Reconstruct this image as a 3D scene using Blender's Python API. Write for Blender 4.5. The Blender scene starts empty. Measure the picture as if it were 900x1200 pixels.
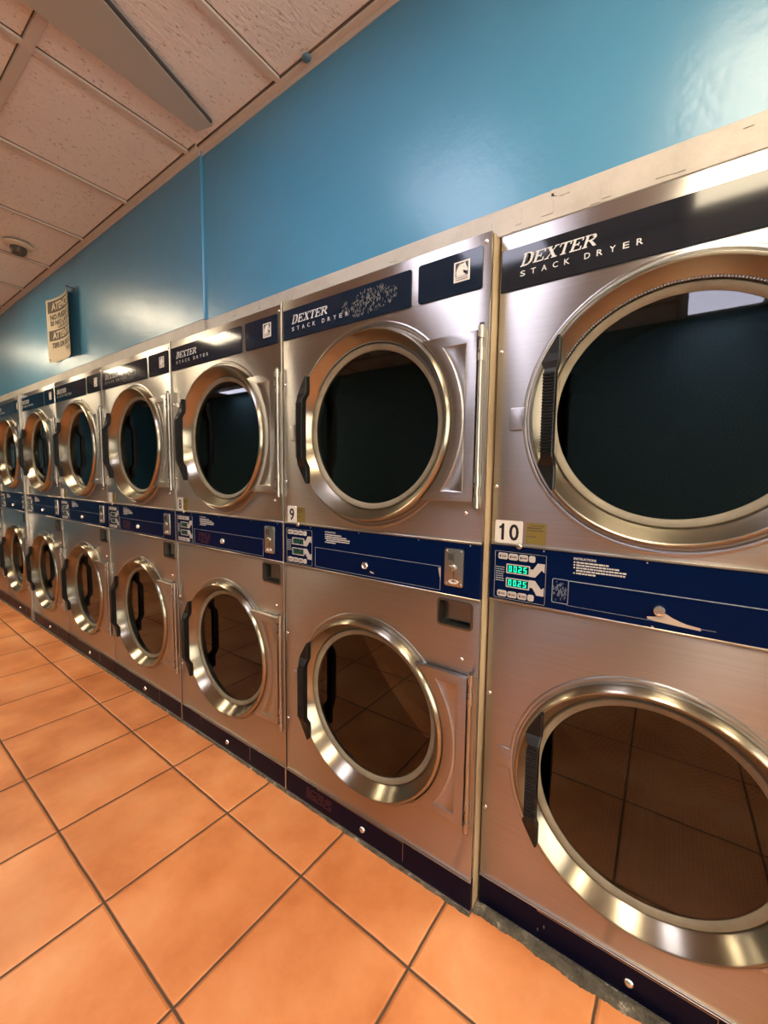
import bpy, bmesh, math, random
from mathutils import Vector, Matrix
random.seed(7)
PI = math.pi
col = bpy.context.scene.collection
scn = bpy.context.scene

# ------------------------------------------------------------------ camera
F_PX = 478.32
CAM = Vector((0.411, -1.0492, 1.2861)); YAW, PITCH, ROLL = 0.6178, 0.0876, 0.0117
fwd = Vector((-math.sin(YAW)*math.cos(PITCH), math.cos(YAW)*math.cos(PITCH), -math.sin(PITCH)))
rt = Vector((math.cos(YAW), math.sin(YAW), 0)); up = rt.cross(fwd)
r_ = rt*math.cos(ROLL) + up*math.sin(ROLL); u_ = -rt*math.sin(ROLL) + up*math.cos(ROLL)
cd = bpy.data.cameras.new('camera'); cam = bpy.data.objects.new('camera', cd); col.objects.link(cam)
cd.sensor_fit = 'HORIZONTAL'; cd.sensor_width = 36; cd.lens = 36*F_PX/900; cd.clip_start = 0.02
cam.matrix_world = Matrix((( r_.x, u_.x, -fwd.x, CAM.x), (r_.y, u_.y, -fwd.y, CAM.y), (r_.z, u_.z, -fwd.z, CAM.z), (0,0,0,1)))
scn.camera = cam
# ------------------------------------------------------------------ world, exposure, lamp strengths
w = bpy.data.worlds.new('world'); scn.world = w; w.use_nodes = True
w.node_tree.nodes['Background'].inputs[0].default_value = (1.0, 0.88, 0.74, 1)
w.node_tree.nodes['Background'].inputs[1].default_value = 2.2
vs = scn.view_settings; vs.view_transform = 'Standard'; vs.look = 'None'; vs.gamma = 1; vs.use_curve_mapping = False
vs.exposure = 1.9
WARM = ((1.0, 0.83, 0.57), 7.5); COOL = ((0.80, 0.80, 1.0), 3.2)

# ------------------------------------------------------------------ materials
MAT = {}
def nm(name):
    m = bpy.data.materials.new(name); m.use_nodes = True; MAT[name] = m
    nt = m.node_tree; b = nt.nodes['Principled BSDF']
    return m, nt, b
def P(b, **k):
    for a, v in k.items():
        b.inputs[a.replace('_', ' ')].default_value = v if not isinstance(v, tuple) or len(v) == 4 else (*v, 1)
def N(nt, t, **k):
    n = nt.nodes.new(t)
    for a, v in k.items(): setattr(n, a, v)
    return n
def noise(nt, scale, detail=4, rough=.6, vec=None, mapscale=None, coord='Object'):
    tc = N(nt, 'ShaderNodeTexCoord'); mp = N(nt, 'ShaderNodeMapping')
    nt.links.new(tc.outputs[coord], mp.inputs[0])
    if mapscale: mp.inputs['Scale'].default_value = mapscale
    n = N(nt, 'ShaderNodeTexNoise'); n.inputs['Scale'].default_value = scale
    n.inputs['Detail'].default_value = detail; n.inputs['Roughness'].default_value = rough
    nt.links.new(mp.outputs[0], n.inputs['Vector']); return n
def ramp(nt, src, stops):
    r = N(nt, 'ShaderNodeValToRGB'); nt.links.new(src, r.inputs[0])
    e = r.color_ramp.elements
    while len(e) > 1: e.remove(e[0])
    e[0].position = stops[0][0]; e[0].color = (*stops[0][1], 1)
    for p, c in stops[1:]:
        x = e.new(p); x.color = (*c, 1)
    return r
def bump(nt, b, src, strength, dist=.01, prev=None):
    n = N(nt, 'ShaderNodeBump'); n.inputs['Strength'].default_value = strength; n.inputs['Distance'].default_value = dist
    nt.links.new(src, n.inputs['Height'])
    if prev: nt.links.new(prev.outputs[0], n.inputs['Normal'])
    nt.links.new(n.outputs[0], b.inputs['Normal']); return n
def simple(name, c, rough=.5, metal=0.0, **k):
    m, nt, b = nm(name); P(b, Base_Color=c, Roughness=rough, Metallic=metal, **k); return m
def mixcol(nt, fac, a, b_, mode='MIX'):
    n = N(nt, 'ShaderNodeMix', data_type='RGBA', blend_type=mode)
    for sock, v in ((n.inputs[0], fac), (n.inputs[6], a), (n.inputs[7], b_)):
        if hasattr(v, 'links'): nt.links.new(v, sock)
        elif isinstance(v, (int, float)): sock.default_value = v
        else: sock.default_value = (*v, 1)
    return n.outputs[2]

def steel(name, c, rough, aniso, scl=(3, 3, 260), var=.2, grime=True):
    m, nt, b = nm(name)
    P(b, Base_Color=c, Roughness=rough, Metallic=1.0, Anisotropic=aniso); b.inputs['Anisotropic Rotation'].default_value = .25
    tg = N(nt, 'ShaderNodeTangent', direction_type='UV_MAP'); tg.uv_map = 'UVMap'
    nt.links.new(tg.outputs[0], b.inputs['Tangent'])
    n = noise(nt, 1.0, 6, .7, mapscale=scl)
    r = ramp(nt, n.outputs[0], [(.0, (c[0]*(1-var), c[1]*(1-var), c[2]*(1-var))), (1.0, (min(1, c[0]*(1+var)), min(1, c[1]*(1+var)), min(1, c[2]*(1+var))))])
    n2 = noise(nt, 3.0, 1.5, .45)
    r2 = ramp(nt, n2.outputs[0], [(.0, (.82, .78, .73)), (1.0, (1, 1, 1))])
    if not grime: return m
    nt.links.new(mixcol(nt, 1.0, r.outputs[0], r2.outputs[0], 'MULTIPLY'), b.inputs['Base Color'])
    r3 = ramp(nt, n2.outputs[0], [(.0, (rough+.09,)*3), (1.0, (rough+.015,)*3)])
    nt.links.new(r3.outputs[0], b.inputs['Roughness'])
    bump(nt, b, n.outputs[0], .04, .002)
    return m
steel('brushed_steel', (.47, .455, .435), .27, .93)
steel('ring_steel', (.37, .33, .25), .28, .88, (2, 2, 2), .03, False)
simple('edge_steel', (.46, .43, .38), .36, 1.0)
simple('bright_screw', (.8, .79, .77), .22, 1.0)
simple('tray_steel', (.17, .16, .14), .42, 1.0)
simple('dark_steel', (.22, .21, .20), .4, 1.0)
# gasket: dulled cream rubber
m, nt, b = nm('cream_gasket'); P(b, Roughness=.55)
n = noise(nt, 14, 4); r = ramp(nt, n.outputs[0], [(.3, (.15, .125, .082)), (.7, (.225, .19, .128))]); nt.links.new(r.outputs[0], b.inputs['Base Color'])
# header plate navy glossy
m, nt, b = nm('navy_header'); P(b, Base_Color=(.0025, .011, .026), Roughness=.07, Specular_IOR_Level=.35)
n = noise(nt, 60, 3); bump(nt, b, n.outputs[0], .05, .001)
m, nt, b = nm('black_header'); P(b, Base_Color=(.007, .010, .016), Roughness=.07, Specular_IOR_Level=.40)
# navy control panel / kick plate: paint with wear
def navy(name, c, chip, thr):
    m, nt, b = nm(name); P(b, Roughness=.38, Specular_IOR_Level=.08)
    n = noise(nt, 9, 8, .75); n2 = noise(nt, 3, 3)
    r = ramp(nt, n.outputs[0], [(thr, c), (thr+.012, chip)])
    nt.links.new(r.outputs[0], b.inputs['Base Color'])
    r3 = ramp(nt, n2.outputs[0], [(.3, (.29,)*3), (.7, (.36,)*3)]); nt.links.new(r3.outputs[0], b.inputs['Roughness'])
navy('navy_panel', (.0004, .0055, .034), (.10, .13, .20), .76)
navy('navy_kick', (.003, .003, .013), (.16, .13, .12), .72)
simple('chip_bare', (.42, .34, .27), .6)
simple('scuff_grey', (.22, .215, .19), .7)
simple('scratch_haze', (.12, .125, .12), .7)
simple('line_grey', (.22, .26, .32), .5)
simple('patch_residue', (.10, .13, .19), .5)
simple('white_print', (.50, .50, .48), .45)
simple('grey_print', (.30, .33, .36), .5)
simple('button_white', (.42, .40, .37), .4)
simple('red_print', (.045, .004, .014), .5)
simple('black_print', (.008, .008, .008), .4)
simple('plate_white', (.60, .57, .51), .4)
simple('brass_sticker', (.22, .16, .04), .35, .3)
simple('black_plastic', (.005, .005, .005), .4, 0.0, Specular_IOR_Level=.3)
simple('led_window', (.002, .02, .015), .15)
m, nt, b = nm('led_green'); P(b, Base_Color=(0, .3, .2), Emission_Color=(.0, 1.0, .42), Emission_Strength=.55)
m, nt, b = nm('led_dim'); P(b, Base_Color=(.02, .10, .08), Roughness=.4)
m, nt, b = nm('almond_cabinet'); P(b, Roughness=.4)
n = noise(nt, 4, 6, .7, mapscale=(1, 6, 1)); r = ramp(nt, n.outputs[0], [(.30, (.20, .12, .055)), (.42, (.36, .27, .16)), (.7, (.46, .36, .22))]); nt.links.new(r.outputs[0], b.inputs['Base Color'])
simple('seam_dark', (.05, .04, .035), .6)
# window glass of the dryer doors
m, nt, b = nm('door_glass'); nt.nodes.remove(b); out = nt.nodes['Material Output']
gl = N(nt, 'ShaderNodeBsdfGlossy'); gl.inputs['Roughness'].default_value = .012; gl.inputs['Color'].default_value = (1, 1, 1, 1)
tr = N(nt, 'ShaderNodeBsdfTransparent'); tr.inputs['Color'].default_value = (.36, .36, .35, 1)
fr = N(nt, 'ShaderNodeFresnel'); fr.inputs['IOR'].default_value = 1.46
mx = N(nt, 'ShaderNodeMixShader'); nt.links.new(fr.outputs[0], mx.inputs[0]); nt.links.new(tr.outputs[0], mx.inputs[1]); nt.links.new(gl.outputs[0], mx.inputs[2])
nt.links.new(mx.outputs[0], out.inputs[0])
m, nt, b = nm('fill_pane_glass'); nt.nodes.remove(b); out = nt.nodes['Material Output']
tr = N(nt, 'ShaderNodeBsdfTransparent'); gl = N(nt, 'ShaderNodeBsdfGlossy'); gl.inputs['Roughness'].default_value = .01
fr = N(nt, 'ShaderNodeFresnel'); mx = N(nt, 'ShaderNodeMixShader'); nt.links.new(fr.outputs[0], mx.inputs[0]); nt.links.new(tr.outputs[0], mx.inputs[1]); nt.links.new(gl.outputs[0], mx.inputs[2]); nt.links.new(mx.outputs[0], out.inputs[0])
# perforated drum
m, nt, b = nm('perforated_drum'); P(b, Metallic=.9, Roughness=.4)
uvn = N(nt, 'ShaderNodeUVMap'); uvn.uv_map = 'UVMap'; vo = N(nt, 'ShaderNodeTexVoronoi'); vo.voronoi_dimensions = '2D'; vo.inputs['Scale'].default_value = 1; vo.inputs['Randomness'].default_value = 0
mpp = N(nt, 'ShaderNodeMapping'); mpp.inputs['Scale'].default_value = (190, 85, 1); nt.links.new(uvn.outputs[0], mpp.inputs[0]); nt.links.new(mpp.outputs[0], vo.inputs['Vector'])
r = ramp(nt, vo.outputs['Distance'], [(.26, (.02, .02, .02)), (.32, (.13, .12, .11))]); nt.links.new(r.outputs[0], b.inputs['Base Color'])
# blue painted plaster
m, nt, b = nm('blue_paint'); P(b, Roughness=.3)
n = noise(nt, 1.6, 6, .6); r = ramp(nt, n.outputs[0], [(.3, (.048, .205, .345)), (.7, (.058, .235, .390))])
n2 = noise(nt, 55, 3, .5); n3 = noise(nt, 7, 4, .6); n4 = noise(nt, 38, 2, .4)
sp = ramp(nt, n4.outputs[0], [(.12, (.5, .55, .6)), (.14, (1, 1, 1))])
nt.links.new(mixcol(nt, 1.0, r.outputs[0], sp.outputs[0], 'MULTIPLY'), b.inputs['Base Color'])
b1 = bump(nt, b, n3.outputs[0], .35, .006); bump(nt, b, n2.outputs[0], .16, .003, b1)
r = ramp(nt, n3.outputs[0], [(.2, (.285,)*3), (.8, (.34,)*3)]); nt.links.new(r.outputs[0], b.inputs['Roughness'])
# cream trim
m, nt, b = nm('cream_trim'); P(b, Roughness=.45)
n = noise(nt, 5, 8, .7); r = ramp(nt, n.outputs[0], [(.3, (.33, .30, .25)), (.55, (.43, .40, .35)), (.72, (.40, .38, .34))]); nt.links.new(r.outputs[0], b.inputs['Base Color'])
n2 = noise(nt, 30, 4); bump(nt, b, n2.outputs[0], .3, .004)
# ceiling tile
m, nt, b = nm('ceiling_tile'); P(b, Roughness=.9)
n = noise(nt, 1.3, 3); r = ramp(nt, n.outputs[0], [(.35, (.68, .64, .60)), (.65, (.74, .70, .66))])
n2 = noise(nt, 95, 2, .5, mapscale=(1, .6, 1)); sp = ramp(nt, n2.outputs[0], [(.30, (.62, .57, .53)), (.37, (1, 1, 1))])
n3 = noise(nt, 1.1, 2); 
nt.links.new(mixcol(nt, 1.0, r.outputs[0], sp.outputs[0], 'MULTIPLY'), b.inputs['Base Color'])
bump(nt, b, n2.outputs[0], .8, .006)
simple('tee_bar', (.50, .44, .38), .6)
simple('painted_tee_shadow', (.10, .07, .05), .9)  # dark colour put in for the shadow lines of the ceiling grid
simple('fixture_grey', (.38, .37, .33), .45)
simple('fixture_dark', (.05, .045, .04), .7)
simple('detector_white', (.55, .48, .38), .5)
simple('detector_dark', (.06, .05, .035), .5)
m, nt, b = nm('mortar'); P(b, Roughness=.85)
n = noise(nt, 22, 8, .75); r = ramp(nt, n.outputs[0], [(.32, (.03, .024, .017)), (.56, (.15, .13, .09)), (.64, (.50, .44, .34))]); nt.links.new(r.outputs[0], b.inputs['Base Color']); bump(nt, b, n.outputs[0], 1.0, .02)
simple('sign_paper', (.46, .385, .265), .6)
simple('sign_ink', (.045, .03, .015), .6)
for nme, (c, s) in (('diffuser_warm', WARM), ('diffuser_cool', COOL)):
    m, nt, b = nm(nme); P(b, Base_Color=(.8, .8, .8), Emission_Color=c, Emission_Strength=s)
simple('painted_white', (.6, .58, .52), .5)
# terracotta tile floor
GX, GY, TS, PHI = -0.0841, -0.2187, 0.4105, -0.0153
m, nt, b = nm('terracotta_tiles')
tc = N(nt, 'ShaderNodeTexCoord'); mp = N(nt, 'ShaderNodeMapping', vector_type='TEXTURE')
mp.inputs['Location'].default_value = (GX, GY, 0); mp.inputs['Rotation'].default_value = (0, 0, PHI); mp.inputs['Scale'].default_value = (TS, TS, 1)
nt.links.new(tc.outputs['Object'], mp.inputs[0])
wob = noise(nt, 9, 3); 
ad = N(nt, 'ShaderNodeVectorMath', operation='MULTIPLY_ADD'); ad.inputs[1].default_value = (.014, .014, 0)
nt.links.new(wob.outputs['Color'], ad.inputs[0]); nt.links.new(mp.outputs[0], ad.inputs[2])
ad2 = N(nt, 'ShaderNodeVectorMath', operation='SUBTRACT'); ad2.inputs[1].default_value = (.007, .007, 0); nt.links.new(ad.outputs[0], ad2.inputs[0])
sx = N(nt, 'ShaderNodeSeparateXYZ'); nt.links.new(ad2.outputs[0], sx.inputs[0])
def M_(op, a, b_=None):
    n = N(nt, 'ShaderNodeMath', operation=op)
    for i, v in enumerate((a, b_)):
        if v is None: continue
        if hasattr(v, 'links'): nt.links.new(v, n.inputs[i])
        else: n.inputs[i].default_value = v
    return n.outputs[0]
def edge(s): 
    f = M_('FRACT', s); return M_('MINIMUM', f, M_('SUBTRACT', 1.0, f))
ed = M_('MINIMUM', edge(sx.outputs[0]), edge(sx.outputs[1]))
fl = N(nt, 'ShaderNodeVectorMath', operation='FLOOR'); nt.links.new(ad2.outputs[0], fl.inputs[0])
wn = N(nt, 'ShaderNodeTexWhiteNoise', noise_dimensions='3D'); nt.links.new(fl.outputs[0], wn.inputs['Vector'])
nA = noise(nt, 3.2, 5, .6); nB = noise(nt, 1.5, 3, .5, mapscale=(1.6, 1, 1)); nC = noise(nt, 60, 3, .5)
rA = ramp(nt, nA.outputs[0], [(.30, (.57, .185, .055)), (.52, (.77, .305, .112)), (.72, (.84, .40, .18))])
rB = ramp(nt, nB.outputs[0], [(.33, (.80, .72, .66)), (.6, (1, 1, 1))])
c1 = mixcol(nt, 1.0, rA.outputs[0], rB.outputs[0], 'MULTIPLY')
rW = ramp(nt, wn.outputs[0], [(0, (.90, .87, .84)), (1, (1.0, 1.0, 1.0))])
c2 = mixcol(nt, 1.0, c1, rW.outputs[0], 'MULTIPLY')
rE = ramp(nt, ed, [(.0065, (0, 0, 0)), (.0115, (1, 1, 1))])
rE2 = ramp(nt, ed, [(.010, (1.12, 1.2, 1.3)), (.03, (1, 1, 1))])
c3 = mixcol(nt, rE.outputs[0], (.075, .042, .022), c2)
nt.links.new(c3, b.inputs['Base Color'])
rR = ramp(nt, nA.outputs[0], [(.3, (.36,)*3), (.7, (.48,)*3)]); rr = mixcol(nt, rE.outputs[0], (.9, .9, .9), rR.outputs[0]); nt.links.new(rr, b.inputs['Roughness'])
rH = ramp(nt, ed, [(.008, (0, 0, 0)), (.022, (1, 1, 1))]); b1 = bump(nt, b, rH.outputs[0], .8, .004); bump(nt, b, nC.outputs[0], .05, .002, b1)

# ------------------------------------------------------------------ mesh helpers
def tag(o, label=None, cat=None, group=None, kind=None):
    for k, v in (('label', label), ('category', cat), ('group', group), ('kind', kind)):
        if v: o[k] = v
    return o
def empty(name, loc):
    o = bpy.data.objects.new(name, None); o.empty_display_size = .1; o.location = loc; col.objects.link(o); return o
def getuv(bm):
    return bm.loops.layers.uv.get('UVMap') or bm.loops.layers.uv.new('UVMap')
def uvxz(bm):
    uv = getuv(bm)
    for f in bm.faces:
        for l in f.loops: l[uv].uv = (l.vert.co.x*.5 + l.vert.co.y*.5, l.vert.co.z*.5)
def finish(bm, name, uv='xz', smooth=False, normals=True):
    if normals: bmesh.ops.recalc_face_normals(bm, faces=bm.faces)
    if uv == 'xz': uvxz(bm)
    me = bpy.data.meshes.new(name); bm.to_mesh(me); bm.free()
    if smooth:
        for p in me.polygons: p.use_smooth = True
        me.set_sharp_from_angle(angle=math.radians(38))
    return me
def obj(name, me, mat, parent=None, loc=None):
    if isinstance(me, bmesh.types.BMesh): me = finish(me, name)
    o = bpy.data.objects.new(name, me)
    if mat and not me.materials:
        for q in (mat if isinstance(mat, (list, tuple)) else [mat]): me.materials.append(MAT[q])
    if parent: o.parent = parent
    if loc: o.location = loc
    col.objects.link(o); return o
def box(bm, x0, x1, y0, y1, z0, z1, bev=0, mi=0, seg=1):
    vs = [bm.verts.new((x, y, z)) for x in (x0, x1) for y in (y0, y1) for z in (z0, z1)]
    fs = [bm.faces.new([vs[i] for i in f]) for f in ((0,1,3,2),(4,6,7,5),(0,4,5,1),(2,3,7,6),(0,2,6,4),(1,5,7,3))]
    for f in fs: f.material_index = mi
    if bev:
        es = list({e for f in fs for e in f.edges})
        bmesh.ops.bevel(bm, geom=es, offset=bev, segments=seg, affect='EDGES', profile=.6)
def prism(bm, pts, y0, y1, mi=0, bev=0):
    """polygon in (x,z), extruded from y0 (front) to y1"""
    a = [bm.verts.new((x, y0, z)) for x, z in pts]; c = [bm.verts.new((x, y1, z)) for x, z in pts]
    n = len(pts); fs = [bm.faces.new(a), bm.faces.new(c[::-1])]
    for i in range(n): fs.append(bm.faces.new((a[i], c[i], c[(i+1) % n], a[(i+1) % n])))
    for f in fs: f.material_index = mi
    if bev: bmesh.ops.bevel(bm, geom=list(fs[0].edges), offset=bev, segments=2, affect='EDGES', profile=.6)
def frame(bm, outer, inner, y0, y1):
    """ring between two equal-count loops, front y0, back y1"""
    n = len(outer); L = [[bm.verts.new((x, y, z)) for x, z in loop] for loop, y in ((outer, y1), (outer, y0), (inner, y0), (inner, y1))]
    for A, B in ((0,1),(1,2),(2,3),(3,0)):
        for i in range(n): bm.faces.new((L[A][i], L[A][(i+1)%n], L[B][(i+1)%n], L[B][i]))
def rrect(x0, x1, z0, z1, r=.01, n=4, corners=(1,1,1,1)):
    out = []
    for k, (cx, cz, a0) in enumerate(((x1-r, z1-r, 0), (x0+r, z1-r, 90), (x0+r, z0+r, 180), (x1-r, z0+r, 270))):
        if corners[k]:
            for i in range(n+1):
                a = math.radians(a0+90*i/n); out.append((cx+r*math.cos(a), cz+r*math.sin(a)))
        else: out.append((cx+(r if a0 in (0,270) else -r), cz+(r if a0 in (0,90) else -r)))
    return out
def lathe(bm, prof, cx, cz, seg=96, uv=True):
    """prof: list of (r,y); axis along y through (cx,cz)"""
    uvl = getuv(bm)
    rings = [[bm.verts.new((cx+r*math.cos(2*PI*i/seg), y, cz+r*math.sin(2*PI*i/seg))) for i in range(seg)] for r, y in prof]
    s = 0
    for k in range(len(prof)-1):
        s2 = s+math.hypot(prof[k+1][0]-prof[k][0], prof[k+1][1]-prof[k][1])
        for i in range(seg):
            j = (i+1) % seg
            f = bm.faces.new((rings[k][i], rings[k][j], rings[k+1][j], rings[k+1][i]))
            for l, (uu, vv) in zip(f.loops, ((i, s), (i+1, s), (i+1, s2), (i, s2))): l[uvl].uv = (uu/seg, vv)
        s = s2
def disc(bm, cx, cz, r, y0, y1, seg=16, mi=0):
    prism(bm, [(cx+r*math.cos(2*PI*i/seg), cz+r*math.sin(2*PI*i/seg)) for i in range(seg)], y0, y1, mi)
def dome(bm, cx, cz, r, y, h, seg=14):
    lathe(bm, [(r, y), (r*.96, y-h*.35), (r*.75, y-h*.75), (r*.4, y-h*.97), (.0002, y-h)], cx, cz, seg)
def cyl_z(bm, cx, cy, r, z0, z1, seg=12):
    a = [bm.verts.new((cx+r*math.cos(2*PI*i/seg), cy+r*math.sin(2*PI*i/seg), z0)) for i in range(seg)]
    c = [bm.verts.new((v.co.x, v.co.y, z1)) for v in a]
    bm.faces.new(a[::-1]); bm.faces.new(c)
    for i in range(seg): bm.faces.new((a[i], a[(i+1)%seg], c[(i+1)%seg], c[i]))
def nb(): return bmesh.new()
def boolean(me, cutters):
    o = bpy.data.objects.new('tmp', me); col.objects.link(o); tmp = []
    for c in cutters:
        q = bpy.data.objects.new('cut', c); col.objects.link(q); tmp.append(q)
        md = o.modifiers.new('b', 'BOOLEAN'); md.operation = 'DIFFERENCE'; md.solver = 'EXACT'; md.object = q
    dg = bpy.context.evaluated_depsgraph_get(); dg.update()
    res = bpy.data.meshes.new_from_object(o.evaluated_get(dg))
    for q in tmp+[o]: bpy.data.objects.remove(q)
    return res
def text_bm(bm, s, x, z, h, wid=None, y=-.001, bold=0.0, spacing=1.0, shear=0.0, thick=.0006, mi=0):
    """text with lower-left at (x,z), cap height h, total width wid; stands in the xz plane facing -y"""
    cu = bpy.data.curves.new('t', 'FONT'); cu.body = s; cu.size = 1; cu.space_character = spacing; cu.offset = bold; cu.shear = shear; cu.resolution_u = 3
    o = bpy.data.objects.new('t', cu); col.objects.link(o)
    dg = bpy.context.evaluated_depsgraph_get(); dg.update()
    me = bpy.data.meshes.new_from_object(o.evaluated_get(dg)); bpy.data.objects.remove(o)
    co = [v.co for v in me.vertices]
    if not co: return
    x0 = min(c.x for c in co); x1 = max(c.x for c in co); y0 = min(c.y for c in co); y1 = max(c.y for c in co)
    sy = h/(y1-y0); sx = (wid/(x1-x0)) if wid else sy
    vs = [bm.verts.new((x+(c.x-x0)*sx, y, z+(c.y-y0)*sy)) for c in co]
    for p in me.polygons:
        try: f = bm.faces.new([vs[i] for i in p.vertices]); f.material_index = mi
        except ValueError: pass
    bpy.data.meshes.remove(me)

# ------------------------------------------------------------------ room
ZC = 2.71; YW = .055; YL = .045; XC = -1.385
XMIN, XMAX, YF = -9.0, 3.4, -3.45
def struct(name, bm, mat, parent=None):
    o = obj(name, bm, mat, parent)
    if not parent: o['kind'] = 'structure'
    return o
b = nb(); box(b, XMIN, XMAX, YF, 1.15, -.1, 0); struct('floor', b, 'terracotta_tiles')
b = nb(); box(b, XMIN, XMAX, YF, 1.15, ZC+.012, ZC+.1); struct('ceiling', b, 'ceiling_tile')
b = nb(); box(b, XC, XMAX, YW, .16, 1.987, ZC+.012); struct('wall_right', b, 'blue_paint')
b = nb(); box(b, XMIN, XC, YL, .16, 1.990, ZC+.012, .004); struct('wall_left', b, 'blue_paint')
b = nb(); box(b, XMIN, XMAX, 1.15, 1.25, -.1, ZC+.1); struct('wall_back', b, 'cream_trim')
simple('teal_paint', (.12, .25, .29), .5)
b = nb(); box(b, XMIN, XMAX, YF-.1, YF, -.1, ZC+.1); struct('wall_front', b, 'teal_paint')
b = nb(); box(b, XMIN-.1, XMIN, YF, 1.15, -.1, ZC+.1); struct('wall_far_left', b, 'blue_paint')
b = nb(); box(b, XMAX, XMAX+.1, YF, 1.15, -.1, .45); box(b, XMAX, XMAX+.1, YF, 1.15, 2.55, ZC+.1); box(b, XMAX, XMAX+.1, 0, 1.15, .45, 2.55); struct('wall_far_right', b, 'blue_paint')
b = nb(); frame_pts = None
for y in (YF+.03, YF/2, -.03): box(b, XMAX+.02, XMAX+.08, y-.03, y+.03, .45, 2.55)
box(b, XMAX+.02, XMAX+.08, YF, 0, .45, .51); box(b, XMAX+.02, XMAX+.08, YF, 0, 2.49, 2.55); wi = struct('added_fill_window', b, 'painted_white')  # invented window, out of view, added to let in fill daylight
b = nb(); box(b, XMAX+.045, XMAX+.050, YF+.06, -.06, .51, 2.49); obj('pane', b, 'fill_pane_glass', wi)
# cream filler between the dryers and the blue wall
b = nb(); box(b, XC+.002, XMAX, .049, .15, 1.917, 1.987, .002)
for k in range(40):
    x = XC+.05+random.random()*4
    box(b, x, x+.01+random.random()*.02, .0475, .05, 1.92+random.random()*.06, 1.923+random.random()*.063, 0)
struct('trim_1', b, 'cream_trim')
b = nb(); box(b, XMIN, XC+.002, .039, .15, 1.917, 1.990, .003); struct('trim_2', b, 'cream_trim')
# ceiling grid
b = nb()
cross = [-.853-.6*k for k in range(-7, 14)]
mains = [-.53, -1.75, -2.97]
for x in cross:
    if abs(x+.853) < .01 or True: box(b, x-.0115, x+.0115, YF, YW if x > XC else YL, ZC, ZC+.012, .001)
for y in mains: box(b, XMIN, XMAX, y-.016, y+.016, ZC-.003, ZC+.012, .001)
g = struct('trim_3', b, 'tee_bar')
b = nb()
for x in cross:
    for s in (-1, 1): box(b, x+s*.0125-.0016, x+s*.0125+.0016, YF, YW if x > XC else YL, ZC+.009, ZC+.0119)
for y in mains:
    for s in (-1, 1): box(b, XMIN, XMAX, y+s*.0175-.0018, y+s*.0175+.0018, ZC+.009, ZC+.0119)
obj('painted_shadow_line', b, 'painted_tee_shadow', g)  # dark strips that paint the shadow lines along the tee bars
# wall angle along the bulkheads
b = nb(); box(b, XC, XMAX, YW-.022, YW, ZC-.004, ZC+.011, .001); box(b, XC, XMAX, YW-.0035, YW+.0, ZC-.022, ZC-.0045)
box(b, XMIN, XC, YL-.022, YL, ZC-.004, ZC+.011, .001); box(b, XMIN, XC, YL-.0035, YL, ZC-.022, ZC-.0045)
t4 = struct('trim_4', b, 'tee_bar')
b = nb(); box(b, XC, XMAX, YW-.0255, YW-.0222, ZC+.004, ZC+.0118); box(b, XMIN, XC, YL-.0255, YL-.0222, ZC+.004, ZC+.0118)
obj('painted_shadow_line', b, 'painted_tee_shadow', t4)  # dark strips that paint the shadow line beside the wall angle
bb = nb(); bmesh.ops.create_uvsphere(bb, u_segments=14, v_segments=8, radius=.017)
for v in bb.verts: v.co = Vector((v.co.x*1.1-.703, v.co.y*.9+.030, v.co.z*.5+ZC-.004))
obj('paint_blob', bb, 'blob_blue' if 'blob_blue' in MAT else None, t4)
bb_m = simple('blob_blue', (.07, .16, .22), .5); bpy.data.objects['paint_blob'].data.materials.append(bb_m)

# ------------------------------------------------------------------ ceiling lights
def troffer(x0, x1, y0, y1, mat, label):
    t = empty('ceiling_light', ((x0+x1)/2, (y0+y1)/2, ZC)); tag(t, label, 'light', 'lit panels in the ceiling')
    hx, hy = (x1-x0)/2, (y1-y0)/2
    b = nb()
    for a in ((-hx, hx, -hy, -hy+.05), (-hx, hx, hy-.05, hy), (-hx, -hx+.05, -hy+.05, hy-.05), (hx-.05, hx, -hy+.05, hy-.05)): box(b, *a, -.012, -.001)
    obj('frame', b, 'painted_white', t)
    b = nb(); box(b, -hx+.05, hx-.05, -hy+.05, hy-.05, -.010, -.002); obj('diffuser', b, mat, t)
LAMPS = [(.36, .94, -1.69, -.58, 'diffuser_warm', 'warm lit ceiling panel above dryer number 10, reflected in its header'),
         (-.84, -.27, -1.69, -.58, 'diffuser_cool', 'cool lit ceiling panel reflected in the header of dryer 9'),
         (-3.84, -3.27, -1.69, -.58, 'diffuser_warm', 'warm lit ceiling panel reflected in the header of dryer 8'),
         (-6.24, -5.67, -1.69, -.58, 'diffuser_warm', 'warm lit ceiling panel reflected in the header of the dryers beyond number 8'),
         (.36, .94, -3.36, -2.25, 'diffuser_cool', 'cool lit ceiling panel reflected in the glass of dryer 10'),
         (-6.20, -5.05, -3.38, -3.08, 'diffuser_cool', 'cool lit ceiling panel reflected in the glass of dryer 8'),
         (2.16, 2.74, -1.69, -.58, 'diffuser_warm', 'warm lit ceiling panel at the right end of the room')]
for a in LAMPS: troffer(*a)
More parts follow.
